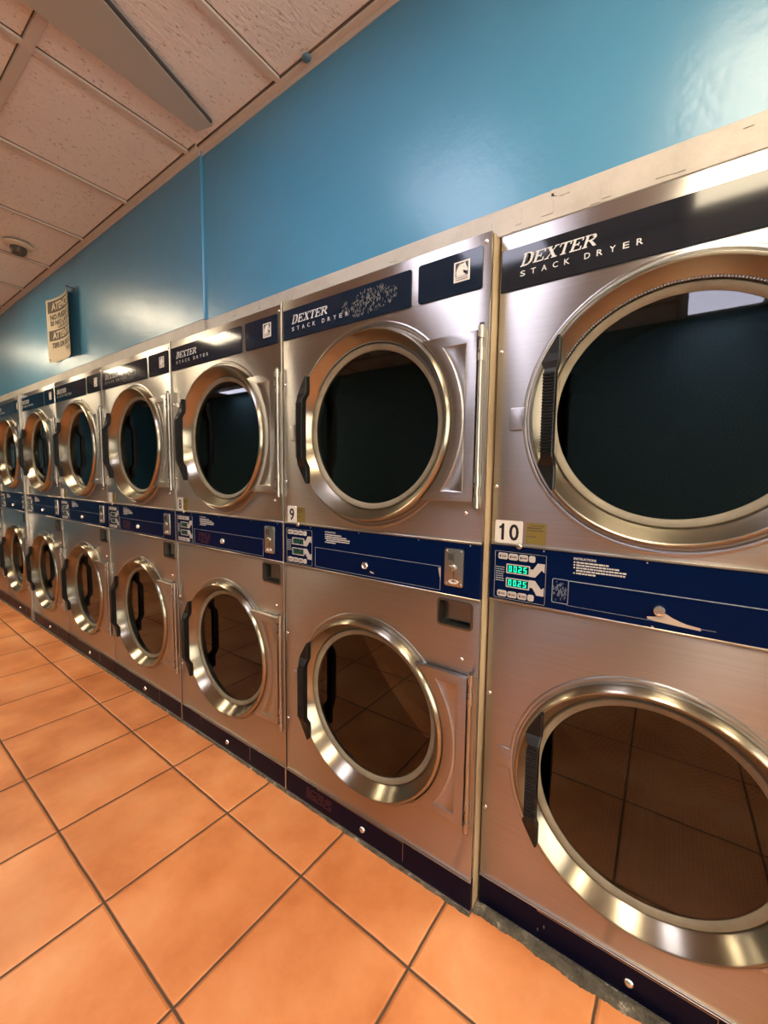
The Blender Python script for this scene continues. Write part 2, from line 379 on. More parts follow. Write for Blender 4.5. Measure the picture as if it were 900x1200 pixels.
# the unlit strip light whose cover sags at the wall end
L = empty('strip_light', (-1.2, -.64, ZC)); tag(L, 'unlit grey strip light on the ceiling with a sagging cover', 'light')
def quadbox(bm, top, bot):
    a = [bm.verts.new(p) for p in top]; c = [bm.verts.new(p) for p in bot]; n = len(a)
    bm.faces.new(a); bm.faces.new(c[::-1])
    for i in range(n): bm.faces.new((a[i], c[i], c[(i+1)%n], a[(i+1)%n]))
b = nb()
def wpts(pts, dz=0): return [(x+1.2, y+.64, z-ZC+dz) for x, y, z in pts]
low = [(-1.288, -.026, 2.695), (-1.209, -.005, 2.695), (-1.0717, -.4472, 2.695), (-.985, -.74, 2.695), (-1.272, -.74, 2.695)]
quadbox(b, wpts(low, .004), wpts(low)); obj('cover', b, 'fixture_grey', L)
b = nb()
hs = [(-1.280, -.030, 2.6995), (-1.203, -.010, 2.6995), (-1.0637, -.4472, 2.6995), (-.977, -.735, 2.6995), (-1.264, -.735, 2.6995)]
quadbox(b, wpts(hs, .0115), wpts(hs, .0)); box(b, -.005, .001, .50, .625, -.012, -.001)
obj('housing', b, 'fixture_dark', L)
# smoke detector
D = empty('smoke_detector', (-3.05, -.19, ZC)); tag(D, 'small round smoke detector with dark centre on the ceiling', 'smoke detector')
def lathe_z(bm, prof, seg=32):
    R_ = [[bm.verts.new((r*math.cos(2*PI*i/seg), r*math.sin(2*PI*i/seg), z)) for i in range(seg)] for r, z in prof]
    for k in range(len(prof)-1):
        for i in range(seg): bm.faces.new((R_[k][i], R_[k][(i+1)%seg], R_[k+1][(i+1)%seg], R_[k+1][i]))
b = nb(); lathe_z(b, [(.075, .0), (.075, -.008), (.060, -.016), (.040, -.018), (.038, -.012)]); obj('base', finish(b, 'base', smooth=True), 'detector_white', D)
b = nb(); lathe_z(b, [(.040, -.012), (.042, -.035), (.036, -.052), (.020, -.060), (.0005, -.062)]); obj('sensor_head', finish(b, 'head', smooth=True), 'detector_dark', D)

# ------------------------------------------------------------------ curled sign on the left wall
S = empty('wall_sign', (-3.09, YL, 2.075)); tag(S, 'curled cream paper warning sign with ATENCION headings on the blue wall', 'sign')
W_S, H_S = .48, .43
def curl(u):   # u 0..1 -> (x, y)
    return (-W_S/2+u*W_S, -.002-.030*max(0, (.45-u)/.45)**2-.050*max(0, (u-.45)/.55)**2)
def curl_pt(u, v, off=0):
    x, y = curl(u); x2, y2 = curl(min(u+.01, 1)); x1, y1 = curl(max(u-.01, 0)); t = Vector((x2-x1, y2-y1)).normalized()
    return (x+t.y*off, y-t.x*off, v*H_S+.02*(1-u)*0)
b = nb(); n = 24
for off, rev in ((0, 0), (-.0008, 1)):
    g = [[b.verts.new(curl_pt(i/n, j, off)) for j in (0, 1)] for i in range(n+1)]
    for i in range(n): b.faces.new((g[i][0], g[i+1][0], g[i+1][1], g[i][1]))
obj('sheet', finish(b, 'sheet', smooth=True, normals=False), 'sign_paper', S)
flat = nb()
def bar(bm, u0, u1, v0, v1, off, mi, k=16):
    g = [[bm.verts.new((u0+(u1-u0)*i/k, off, v)) for v in (v0, v1)] for i in range(k+1)]
    for i in range(k): f = bm.faces.new((g[i][0], g[i+1][0], g[i+1][1], g[i][1])); f.material_index = mi
bar(flat, .04, .97, .78, .965, .0012, 0); bar(flat, .04, .97, .335, .50, .0012, 0)
def stext(s, u, v, h, wd, mi):
    t = nb(); text_bm(t, s, u, v, h, wd, y=.0024, bold=.035, mi=mi)
    me = finish(t, 't', uv=None, normals=False); flat.from_mesh(me); bpy.data.meshes.remove(me)
stext('ATENCION', .13, .81, .125, .78, 1)
stext('NO PUEDE USAR', .09, .665, .085, .84, 0)
stext('SI NO LAVA EN', .09, .575, .075, .82, 0)
stext('LAUNDRY', .30, .515, .05, .45, 0)
stext('ATTENTION', .13, .36, .115, .78, 1)
stext('TIPS OR DETOUR', .10, .215, .085, .82, 0)
stext('YOUR', .52, .12, .07, .28, 0)
bmesh.ops.subdivide_edges(flat, edges=[e for e in flat.edges if abs(e.verts[0].co.x-e.verts[1].co.x) > .05], cuts=2)
for v in flat.verts:
    v.co = Vector(curl_pt(v.co.x, v.co.z, v.co.y))
obj('lettering', finish(flat, 'lettering', normals=False), ['sign_ink', 'sign_paper'], S)
for x, z, l in ((-.225, .018, -.034), (.20, .418, -.050)):
    b = nb(); disc(b, x, z, .004, l, -.0, 8); obj('nail', b, 'dark_steel', S)

# ------------------------------------------------------------------ dryer
W = .80; ZT, ZS, ZB, ZK = 1.913, 1.103, .950, .1055
ZU, ZL, XM = 1.4405, .4990, .3995        # door centres
CACHE = {}
def cached(key, fn):
    if key not in CACHE: CACHE[key] = fn()
    return CACHE[key]
def panel_mesh(z0, z1, zc, tray):
    b = nb(); box(b, .0025, W-.0025, 0, .012, z0, z1, .0022, seg=2); me = finish(b, 'panel')
    c = nb(); seg = 96; disc(c, XM, zc, .282, -.1, .1, seg); cuts = [finish(c, 'c')]
    if tray: c = nb(); prism(c, rrect(.672, .773, .859, .931, .010), -.1, .1); cuts.append(finish(c, 'c'))
    r = boolean(me, cuts); bm = nb(); bm.from_mesh(r)
    # embossed ring and catch tab behind the door
    lathe(bm, [(.3245, 0.0005), (.3240, -.0020), (.3215, -.0034), (.3150, -.0036), (.3120, -.0015), (.3115, .0005)], XM, zc, 96)
    prism(bm, rrect(XM-.359, XM-.314, zc-.029, zc+.029, .006), -.0042, .001, bev=.0018)
    uvxz(bm); r2 = finish(bm, 'panel', uv='xz', smooth=True, normals=False); return r2
def cabinet_mesh(front_y):
    b = nb(); x0, x1, y1, z0, z1 = .0, W, .95, .0, ZT-.002
    f = front_y
    for a in ((x0, x0+.002, f, y1, z0+.008, z1), (x1-.002, x1, f, y1, z0+.008, z1), (x0, x1, y1-.002, y1, z0+.008, z1), (x0, x1, f, y1, z1-.002, z1), (x0, x1, f, y1, z0+.008, z0+.010)):
        box(b, *a)
    return finish(b, 'cabinet')
def drum_mesh(zc):
    b = nb(); lathe(b, [(.281, .013), (.281, .06), (.36, .065), (.36, .60), (.0005, .60)], XM, zc, 64)
    for k in range(3):
        a = 2*PI*k/3+.5
        r0, r1 = .36, .30; d = .05
        pts = [(XM+r0*math.cos(a-d*1.6), zc+r0*math.sin(a-d*1.6)), (XM+r1*math.cos(a), zc+r1*math.sin(a)), (XM+r0*math.cos(a+d*1.6), zc+r0*math.sin(a+d*1.6))]
        prism(b, pts, .10, .59)
    return finish(b, 'drum', uv=None)
def ring_mesh(zc):
    b = nb()
    lathe(b, [(.2840, .010), (.3050, .002), (.3060, -.003), (.3045, -.009), (.3020, -.0205), (.2985, -.0268), (.2950, -.0288), (.2920, -.0275), (.2908, -.0245), (.2780, -.0040), (.2650, .0180), (.2620, .0205)], XM, zc, 128)
    bmesh.ops.recalc_face_normals(b, faces=b.faces)
    return finish(b, 'ring', uv=None, smooth=True, normals=False)
def gasket_mesh(zc):
    b = nb(); lathe(b, [(.2640, .0190), (.2630, .0150), (.2600, .0125), (.2540, .0135), (.2480, .0165), (.2440, .0205), (.2435, .026)], XM, zc, 128)
    return finish(b, 'gasket', uv=None, smooth=True)
def glass_mesh(zc):
    b = nb(); disc(b, XM, zc, .246, .0215, .0245, 96); return finish(b, 'glass')
def beads_mesh(zc):   # bright stitched upper edge of the gasket groove
    b = nb()
    for i in range(90):
        a = PI*(.18+.64*i/89); r = .2672
        x, z = XM+r*math.cos(a), zc+r*math.sin(a); s = .0026
        box(b, x-s, x+s, .0085, .015, z-s, z+s, .001)
    return finish(b, 'beads')
def handle_mesh(zc):
    b = nb()
    half = [(.1835, -.2350, -.2310, 0), (.1800, -.2385, -.2292, 0), (.142, -.2610, -.2290, 0), (.1240, -.2690, -.2290, -.002), (.1190, -.2680, -.2292, -.006), (.1040, -.2590, -.2308, -.017), (.0950, -.2590, -.2318, -.019)]
    rows = [(z, a, c, y) for z, a, c, y in half]+[(0, -.2595, -.2318, -.020)]+[(-z, a, c, y) for z, a, c, y in half[::-1]]
    c_ = .0022; prev = None; first = None
    for z, a, c, y in rows:
        yf, yb = -.0470+y, -.0290+y*.8
        w2 = min(c_, (c-a)*.3)
        r = [b.verts.new((XM+p, q, zc+z)) for p, q in ((a, yb), (a, yf+w2), (a+w2, yf), (c-w2, yf), (c, yf+w2), (c, yb))]
        if prev:
            for k in range(6): b.faces.new((prev[k], prev[(k+1)%6], r[(k+1)%6], r[k]))
        else: first = r
        prev = r
    b.faces.new(first); b.faces.new(prev[::-1])
    for i in range(26):
        z = zc-.090+.180*i/25
        box(b, XM-.2596, XM-.2312, -.0695, -.0655, z-.0020, z+.0020, .0007)
        box(b, XM-.2608, XM-.2590, -.0660, -.0480, z-.0020, z+.0020, .0004)
    return finish(b, 'handle')
def flag_mesh(zc):
    b = nb(); R = .3050; zt, zb = zc+.226, zc-.222; xr = XM+.374
    def loop(R, zt, zb, xr):
        a1 = math.asin((zt-zc)/R); a0 = math.asin((zb-zc)/R); n = 24
        L = [(XM+R*math.cos(a0+(a1-a0)*i/n), zc+R*math.sin(a0+(a1-a0)*i/n)) for i in range(n+1)]
        return L+[(XM+R*math.cos(a1)+(xr-XM-R*math.cos(a1))*.5, zt), (xr, zt), (xr, zc), (xr, zb)]
    outer = loop(R, zt, zb, xr); inner = loop(.338, zt-.028, zb+.026, xr-.028)
    frame(b, outer, inner, -.020, -.004)
    es = [e for e in b.edges if all(abs(v.co.y+.020) < 1e-6 for v in e.verts) and all(any(abs(v.co.x-x) < 1e-6 and abs(v.co.z-z) < 1e-6 for x, z in outer) for v in e.verts)]
    bmesh.ops.bevel(b, geom=es, offset=.003, segments=2, affect='EDGES', profile=.5)
    inn2 = loop(.344, zt-.033, zb+.031, xr-.033)
    n = len(inner); A = [b.verts.new((x, -.020, z)) for x, z in inner]; B_ = [b.verts.new((x, -.0165, z)) for x, z in inn2]
    for i in range(n): b.faces.new((A[i], A[(i+1)%n], B_[(i+1)%n], B_[i]))
    b.faces.new(B_)
    bmesh.ops.remove_doubles(b, verts=b.verts, dist=.00001)
    bmesh.ops.recalc_face_normals(b, faces=b.faces)
    return finish(b, 'flag', smooth=True, normals=False)
def hinge_mesh(zc):
    b = nb(); xr = XM+.374
    cyl_z(b, xr+.0075, -.0115, .0055, zc-.224, zc+.228, 14)
    for z in (zc+.222, zc+.165, zc-.165, zc-.222): cyl_z(b, xr+.0080, -.0120, .0078, z-.016, z+.016, 14)
    box(b, xr, xr+.020, -.006, .0, zc-.226, zc+.230)
    return finish(b, 'hinge', smooth=True)
def hinge_pin_mesh():
    b = nb(); cyl_z(b, 0, 0, .0062, -.008, .008, 10); return finish(b, 'pin')
def hinge_hole_mesh():
    b = nb(); box(b, -.0022, .0022, -.002, .002, -.003, .003); return finish(b, 'hs')
SCREWS = ((.012, 1.619), (.012, 1.262), (.013, .671), (.013, .321), (.783, 1.890), (.748, 1.187), (.748, .768))
def screw_mesh():
    b = nb(); dome(b, 0, 0, .0058, .0, .004); return finish(b, 'screw', uv=None, smooth=True)
def button_mesh(w_):
    b = nb(); prism(b, rrect(-w_/2, w_/2, -.0085, .0085, .0045, 3), -.0022, .001, bev=.0008); return finish(b, 'button')
# --- header lettering
SEG = {
 'D': (.92, [((0,0),(0,1),.24,0)], [[(.0,.0),(.48,.0),(.78,.18),(.84,.5),(.78,.82),(.48,1.0),(.0,1.0),(.0,.88),(.42,.88),(.58,.74),(.62,.5),(.58,.26),(.42,.12),(.0,.12)]]),
}
def P_box(x0, x1, z0, z1): return [(x0, z0), (x1, z0), (x1, z1), (x0, z1)]
GLY = {  # polygons in a unit-high cell, slab serifs
 'D': (1.02, [P_box(.0,.36,0,.10), P_box(.0,.36,.90,1), P_box(.09,.28,.10,.90), [(.36,0),(.66,.04),(.90,.24),(.90,.76),(.66,.96),(.36,1),(.36,.90),(.56,.86),(.68,.70),(.68,.30),(.56,.14),(.36,.10)]]),
 'E': (.92, [P_box(.0,.84,0,.10), P_box(.0,.84,.90,1), P_box(.09,.29,.10,.90), P_box(.29,.60,.45,.56), P_box(.74,.84,.72,.90), P_box(.74,.84,.10,.30), P_box(.52,.60,.36,.45), P_box(.52,.60,.56,.66)]),
 'X': (1.02, [P_box(.0,.40,.91,1), P_box(.58,.94,.91,1), P_box(.0,.36,0,.09), P_box(.54,.98,0,.09), [(.10,.91),(.34,.91),(.88,.09),(.63,.09)], [(.66,.91),(.78,.91),(.52,.55),(.46,.62)], [(.15,.09),(.27,.09),(.47,.38),(.41,.46)]]),
 'T': (.92, [P_box(.0,.88,.90,1), P_box(.0,.09,.70,.90), P_box(.79,.88,.70,.90), P_box(.34,.54,.09,.90), P_box(.22,.66,0,.09)]),
 'R': (1.05, [P_box(.0,.38,0,.10), P_box(.0,.40,.90,1), P_box(.09,.29,.10,.90), [(.40,1),(.70,.97),(.84,.82),(.84,.66),(.70,.50),(.40,.46),(.29,.46),(.29,.56),(.50,.58),(.62,.68),(.62,.80),(.52,.89),(.40,.90)], [(.40,.46),(.62,.46),(.98,.08),(1.04,.0),(.80,.0)]]),
}
def dexter(bm, x, z, wid, h, y):
    tot = sum(GLY[c][0] for c in 'DEXTER'); sh = .30; s = (wid-sh*h)/tot; cx = x
    for i, c in enumerate('DEXTER'):
        wd, ps = GLY[c]
        for k, p in enumerate(ps):
            yy = y-.00004*k
            hh = h if i == 0 else h*.87
            vs = [bm.verts.new((cx+a*s+sh*hh*q, yy, z+(h-hh)*.3+q*hh)) for a, q in p]
            f = bm.faces.new(vs)
        cx += wd*s
    bmesh.ops.triangulate(bm, faces=bm.faces)
def lettering_mesh():
    b = nb(); y = -.0046; dexter(b, .055, 1.826, .184, .031, y)
    word = 'STACK DRYER'; x = .056
    for i, ch in enumerate(word):
        if ch != ' ': text_bm(b, ch, x, 1.802, .0135, .0125, y=y-.0002, bold=.012)
        x += .0262 if ch != ' ' else .0180
    return finish(b, 'lettering', normals=False)
def header_mesh(): 
    b = nb(); prism(b, rrect(.009, .560, 1.777, 1.881, .007, 4, (1,0,0,1)), -.004, .002, bev=.0012); return finish(b, 'header')
def header_full_mesh():
    b = nb(); prism(b, rrect(.006, .794, 1.770, 1.873, .003, 4, (0,0,0,0)), -.004, .002, bev=.0010); return finish(b, 'header')
def badge_mesh():
    b = nb(); prism(b, rrect(.583, .777, 1.777, 1.882, .008, 4), -.004, .002, bev=.0012); return finish(b, 'badge')
HX, HZ = .695, 1.8065
def horse_mesh():
    b = nb(); w_, h_ = .046, .052
    box(b, HX, HX+w_, -.0052, -.0035, HZ, HZ+h_, mi=0)
    def pl(pts, y, mi):
        f = b.faces.new([b.verts.new((HX+x*w_, y, HZ+z*h_)) for x, z in pts]); f.material_index = mi
    y = -.0054
    pl([(.10,.26),(.90,.26),(.90,.93),(.10,.93)], y, 1)
    pl([(.16,.28),(.16,.45),(.22,.62),(.32,.76),(.46,.85),(.60,.86),(.70,.92),(.73,.84),(.80,.68),(.88,.55),(.86,.46),(.76,.45),(.66,.53),(.56,.52),(.62,.42),(.72,.34),(.76,.28)], y-.0002, 0)
    pl([(.14,.46),(.20,.66),(.32,.82),(.44,.90),(.43,.87),(.31,.78),(.21,.62),(.17,.46)], y-.0004, 0)
    pl([(.60,.70),(.66,.71),(.65,.66)], y-.0004, 1)
    for z in (.08, .17): pl([(.10, z), (.90, z), (.90, z+.035), (.10, z+.035)], y, 1)
    bmesh.ops.triangulate(b, faces=[f for f in b.faces if len(f.verts) > 4])
    return finish(b, 'horse', normals=False)
def scratch_mesh(cx, cz, rx, rz, n, y=-.0046, seed=3, ymin=-9, ymax=9):
    rd = random.Random(seed); b = nb()
    for i in range(n):
        a = rd.random()*2*PI; q = rd.random()**.6
        x = cx+q*rx*math.cos(a); z = cz+q*rz*math.sin(a)+(x-cx)*.06
        L = .002+rd.random()*.005; t = .0004+rd.random()*.0010; th = rd.uniform(.5, 2.2)
        dx, dz = math.cos(th)*L, math.sin(th)*L
        if z+dz > ymax or z-dz < ymin: continue
        px, pz = -math.sin(th)*t, math.cos(th)*t
        b.faces.new([b.verts.new((x+p, y-.00001*i, z+r)) for p, r in ((-dx+px, -dz+pz), (dx*.2+px*1.6, dz*.2+pz*1.6), (dx, dz), (dx*.3-px, dz*.3-pz), (-dx-px, -dz-pz))])
    return finish(b, 'scratches', normals=False)
# --- control panel pieces
def control_mesh():
    b = nb(); box(b, .0025, W-.0025, -.003, .012, ZB, ZS, .001, mi=0); 
    return finish(b, 'control')
def control_trim_mesh():
    b = nb(); box(b, .0025, W-.0025, -.0062, .004, ZS-.001, ZS+.0055, .0014); box(b, .0025, W-.0025, -.0055, .004, ZB-.0055, ZB+.0005, .0014)
    dome(b, .082, ZS+.001, .0085, -.0060, .006)
    for x in (.145, .37, .60, .765): dome(b, x, ZS-.006, .0022, -.003, .0012, 8)
    return finish(b, 'ct', smooth=True)
YP = -.0034
BX = [(.026, .052), (.0545, .0795), (.082, .106), (.1085, .1245)]
def icon_mesh(x0):
    b = nb(); xx = x0+.004; box(b, xx, xx+.004, -.0026, -.0021, -.003, .003)
    for j in range(4): box(b, xx+.006+j*.0032, xx+.008+j*.0032, -.0025, -.0021, -.002, .0022)
    return finish(b, 'icon')
def arrows_mesh():
    b = nb()
    A = [(.111,1.045),(.120,1.045),(.131,1.063),(.149,1.063),(.149,1.040),(.142,1.046),(.126,1.025),(.111,1.025)]
    for s in (1, -1):
        prism(b, [(x, z if s > 0 else 2*1.0205-z) for x, z in A][::s], YP-.0008, YP+.001)
        z0, z1 = (1.0265, 1.0530) if s > 0 else (.9880, 1.0145)
        frame(b, rrect(.049, .112, z0, z1, .002, 2), rrect(.0520, .109, z0+.003, z1-.003, .001, 2), YP-.0012, YP+.001)
    frame(b, rrect(.0165, .1525, .9550, 1.0855, .003, 2), rrect(.0170, .1520, .9555, 1.0850, .003, 2), YP-.0004, YP+.001)
    return finish(b, 'arrows')
def display_mesh():
    b = nb()
    box(b, .0515, .1095, YP-.0006, YP+.001, 0, .0215)
    return finish(b, 'display')
DIG = {'0': 'abcdef', '2': 'abged', '5': 'afgcd'}
def digits_mesh(s='0025'):
    b = nb()
    for z0 in (.0030,):
        h = .0155; wd = .0078; t = .0020
        for i, ch in enumerate(s):
            x = .0560+i*.0132
            sg = {'a': (x, x+wd, z0+h-t, z0+h), 'd': (x, x+wd, z0, z0+t), 'g': (x, x+wd, z0+h/2-t/2, z0+h/2+t/2), 'f': (x, x+t, z0+h/2, z0+h), 'e': (x, x+t, z0, z0+h/2), 'b': (x+wd-t, x+wd, z0+h/2, z0+h), 'c': (x+wd-t, x+wd, z0, z0+h/2)}
            for k in DIG[ch]:
                a = sg[k]; box(b, a[0], a[1], YP-.0011, YP-.0005, a[2], a[3])
        box(b, .0805, .0822, YP-.0011, YP-.0005, z0+.001, z0+.0030)
    return finish(b, 'digits')
def instr_mesh():
    b = nb(); text_bm(b, 'INSTRUCTIONS', .2170, 1.0850, .0058, .050, y=YP-.0004, bold=.02)
    rd = random.Random(5); rows = [.075, .098, .110, .108, .050]
    z = 1.0770
    for k, L in enumerate(rows):
        if k in (0, 1, 2, 4): disc(b, .2190, z+.0018, .0021, YP-.0005, YP, 8)
        x = .2235
        while x < .2170+L:
            wd = .003+rd.random()*.007; box(b, x, min(x+wd, .217+L+.004), YP-.0004, YP, z, z+.0036); x += wd+.0014
        z -= .0068
    return finish(b, 'instr')
def small_print_mesh():
    b = nb(); rd = random.Random(9)
    for k in range(7):
        x = .020
        while x < .040:
            wd = .003+rd.random()*.005; box(b, x, min(x+wd, .044), YP-.0004, YP, 1.040-k*.0062, 1.0425-k*.0062); x += wd+.0012
    return finish(b, 'sp')
def redlabel_mesh(x0, z0, w_, h_, n, y, seed=2):
    b = nb(); rd = random.Random(seed)
    for k in range(n):
        z = z0+h_*k/n; x = x0
        while x < x0+w_:
            wd = .004+rd.random()*.010
            if rd.random() < .85: box(b, x, min(x+wd, x0+w_), y-.0004, y, z, z+h_/n*.62)
            x += wd+.002
    return finish(b, 'rl')
def flap_mesh(x0=.168, x1=.676, z0=.957, z1=1.028, openright=False):
    b = nb(); t = .0011
    box(b, x0, x1, YP-.0005, YP+.0004, z1-t, z1); box(b, x0, x1, YP-.0005, YP+.0004, z0, z0+t)
    if not openright: box(b, x1-t, x1, YP-.0005, YP+.0004, z0, z1)
    box(b, x0, x0+t, YP-.0005, YP+.0004, z0, z1)
    return finish(b, 'flap')
def lock_mesh(x=.399, z=.992):
    b = nb(); lathe(b, [(.0130, YP+.001), (.0130, YP-.004), (.0105, YP-.0075), (.0080, YP-.0078), (.0075, YP-.0055), (.0005, YP-.0055)], x, z, 24)
    return finish(b, 'lock', uv=None, smooth=True)
def chip_mesh(kind):
    b = nb(); y = YP-.0005
    if kind == 10: P_ = [[(.376,.974),(.392,.977),(.408,.989),(.426,.979),(.440,.974),(.450,.971),(.474,.968),(.475,.962),(.455,.963),(.432,.964),(.400,.966),(.378,.969)], [(.386,.955),(.392,.953),(.390,.949),(.386,.950)]]
    else: P_ = [[(.668,1.024),(.677,1.024),(.677,.990),(.673,.998),(.670,1.012)], [(.418,.976),(.432,.974),(.436,.969),(.420,.970)]]
    for p in P_: b.faces.new([b.verts.new((x, y, z)) for x, z in p])
    return finish(b, 'chip', normals=False)
def coin_mesh():
    b = nb(); prism(b, rrect(.690, .748, .976, 1.084, .006, 4), -.0080, -.002, bev=.0015)
    for x in (.697, .741):
        for z in (.983, 1.077): dome(b, x, z, .0032, -.0080, .0018, 10)
    lathe(b, [(.0095, -.0078), (.0090, -.013), (.0060, -.0155), (.0005, -.0158)], .719, 1.030, 20)
    box(b, .704, .721, -.0130, -.0078, 1.0315, 1.0360, .001)
    return finish(b, 'coin', smooth=True)
def coin_dark_mesh():
    b = nb(); box(b, .7175, .7205, -.0086, -.0078, .988, 1.022); box(b, .7175, .7200, -.0086, -.0078, 1.046, 1.074); box(b, .700, .7165, -.0084, -.0078, 1.050, 1.070)
    return finish(b, 'cd')
def coin_cup_mesh():
    b = nb(); pts = [(.719+.0155*math.cos(a), .990+.0060*math.sin(a)) for a in [PI*2*i/20 for i in range(20)]]
    inn = [(.719+.0095*math.cos(a), .9915+.0032*math.sin(a)) for a in [PI*2*i/20 for i in range(20)]]
    frame(b, pts, inn, -.0105, -.0078); return finish(b, 'cup')
def tray_mesh():
    b = nb()
    O_ = rrect(.667, .778, .854, .936, .012, 4); I_ = rrect(.673, .772, .860, .930, .009, 4)
    frame(b, O_, I_, -.0030, .0005)
    # recess walls
    n = len(I_); A = [b.verts.new((x, -.0028, z)) for x, z in I_]; B_ = [b.verts.new((x, .038, z)) for x, z in I_]
    for i in range(n): b.faces.new((A[i], A[(i+1)%n], B_[(i+1)%n], B_[i]))
    b.faces.new(B_)
    return finish(b, 'tray', normals=True)
def tray_door_mesh():
    b = nb(); box(b, .690, .770, .022, .026, .868, .924, .002); lathe(b, [(.004, .0215), (.004, .0195), (.0005, .0195)], .730, .897, 12)
    return finish(b, 'trayd')
def kick_mesh():
    b = nb(); box(b, .0025, W-.0025, .000, .014, .010, ZK-.002, .0008); return finish(b, 'kick')
def kick_trim_mesh():
    b = nb(); box(b, .0025, W-.0025, -.0052, .004, ZK-.0045, ZK-.0012, .0008); box(b, .0025, W-.0025, -.0032, .004, ZK+.0006, ZK+.0028, .0008)
    box(b, .0025, W-.0025, -.0040, .006, .0070, .0100, .0008); box(b, .170, .560, -.0012, .001, .0925, .0938); box(b, .560, .5612, -.0010, .001, .030, .0938)
    return finish(b, 'kt')
def kick_chip_mesh(seed):
    rd = random.Random(seed); b = nb()
    for i in range(26):
        edge = rd.random() < .88
        x = rd.uniform(.02, .76) if edge else rd.choice((.17, .56))+rd.uniform(-.01, .02); z = ZK-.008 if edge else rd.uniform(.03, .09)
        L = rd.uniform(.004, .016) if edge else .003; h = rd.uniform(.001, .0035) if edge else rd.uniform(.004, .012)
        b.faces.new([b.verts.new((x+p, -.0006-.00001*i, z+q)) for p, q in ((0, 0), (L*.6, -h), (L, -h*.3), (L*.8, h*.6), (L*.1, h*.5))])
    return finish(b, 'kc', normals=False)
def bolt_mesh():
    b = nb(); lathe(b, [(.0115, .001), (.0110, -.0025), (.0075, -.0060), (.0035, -.0078), (.0003, -.0080)], .392, .047, 20); return finish(b, 'bolt', uv=None, smooth=True)
def plate_mesh(x0, x1): 
    b = nb(); prism(b, rrect(x0, x1, 1.108, 1.170, .004, 3), -.0022, .0005, bev=.0005); return finish(b, 'plate')
def numeral_mesh(s):
    b = nb()
    if s == '10':
        prism(b, [(.031,1.1165),(.0385,1.1165),(.0385,1.1615),(.0325,1.1615),(.0305,1.1560),(.0250,1.1535),(.0250,1.1475),(.031,1.1485)], -.0026, -.0020); text_bm(b, '0', .0525, 1.1165, .045, .0260, y=-.0026, bold=.02)
    else: text_bm(b, s, .0330, 1.1165, .045, .0260, y=-.0026, bold=.02)
    return finish(b, 'num', normals=False)
def sticker_mesh(x0, x1):
    b = nb(); box(b, x0, x1, -.0012, .0004, 1.112, 1.168); return finish(b, 'sticker')
def sticker_print_mesh(x0, x1):
    b = nb(); rd = random.Random(4)
    for k, z in enumerate((1.160, 1.153, 1.147, 1.131)):
        x = x0+(.010 if k == 0 else .004)
        while x < x1-.012-(.015 if k == 3 else 0):
            wd = .002+rd.random()*.006; box(b, x, x+wd, -.0016, -.001, z, z+.0022+(.001 if k == 1 else 0)); x += wd+.0012
    return finish(b, 'sprint')
def side_trim_mesh(wd=.006, pr=.004):
    b = nb(); box(b, W-wd-.0005, W-.0005, -pr, .010, .012, ZT+.006, .0012); return finish(b, 'side')

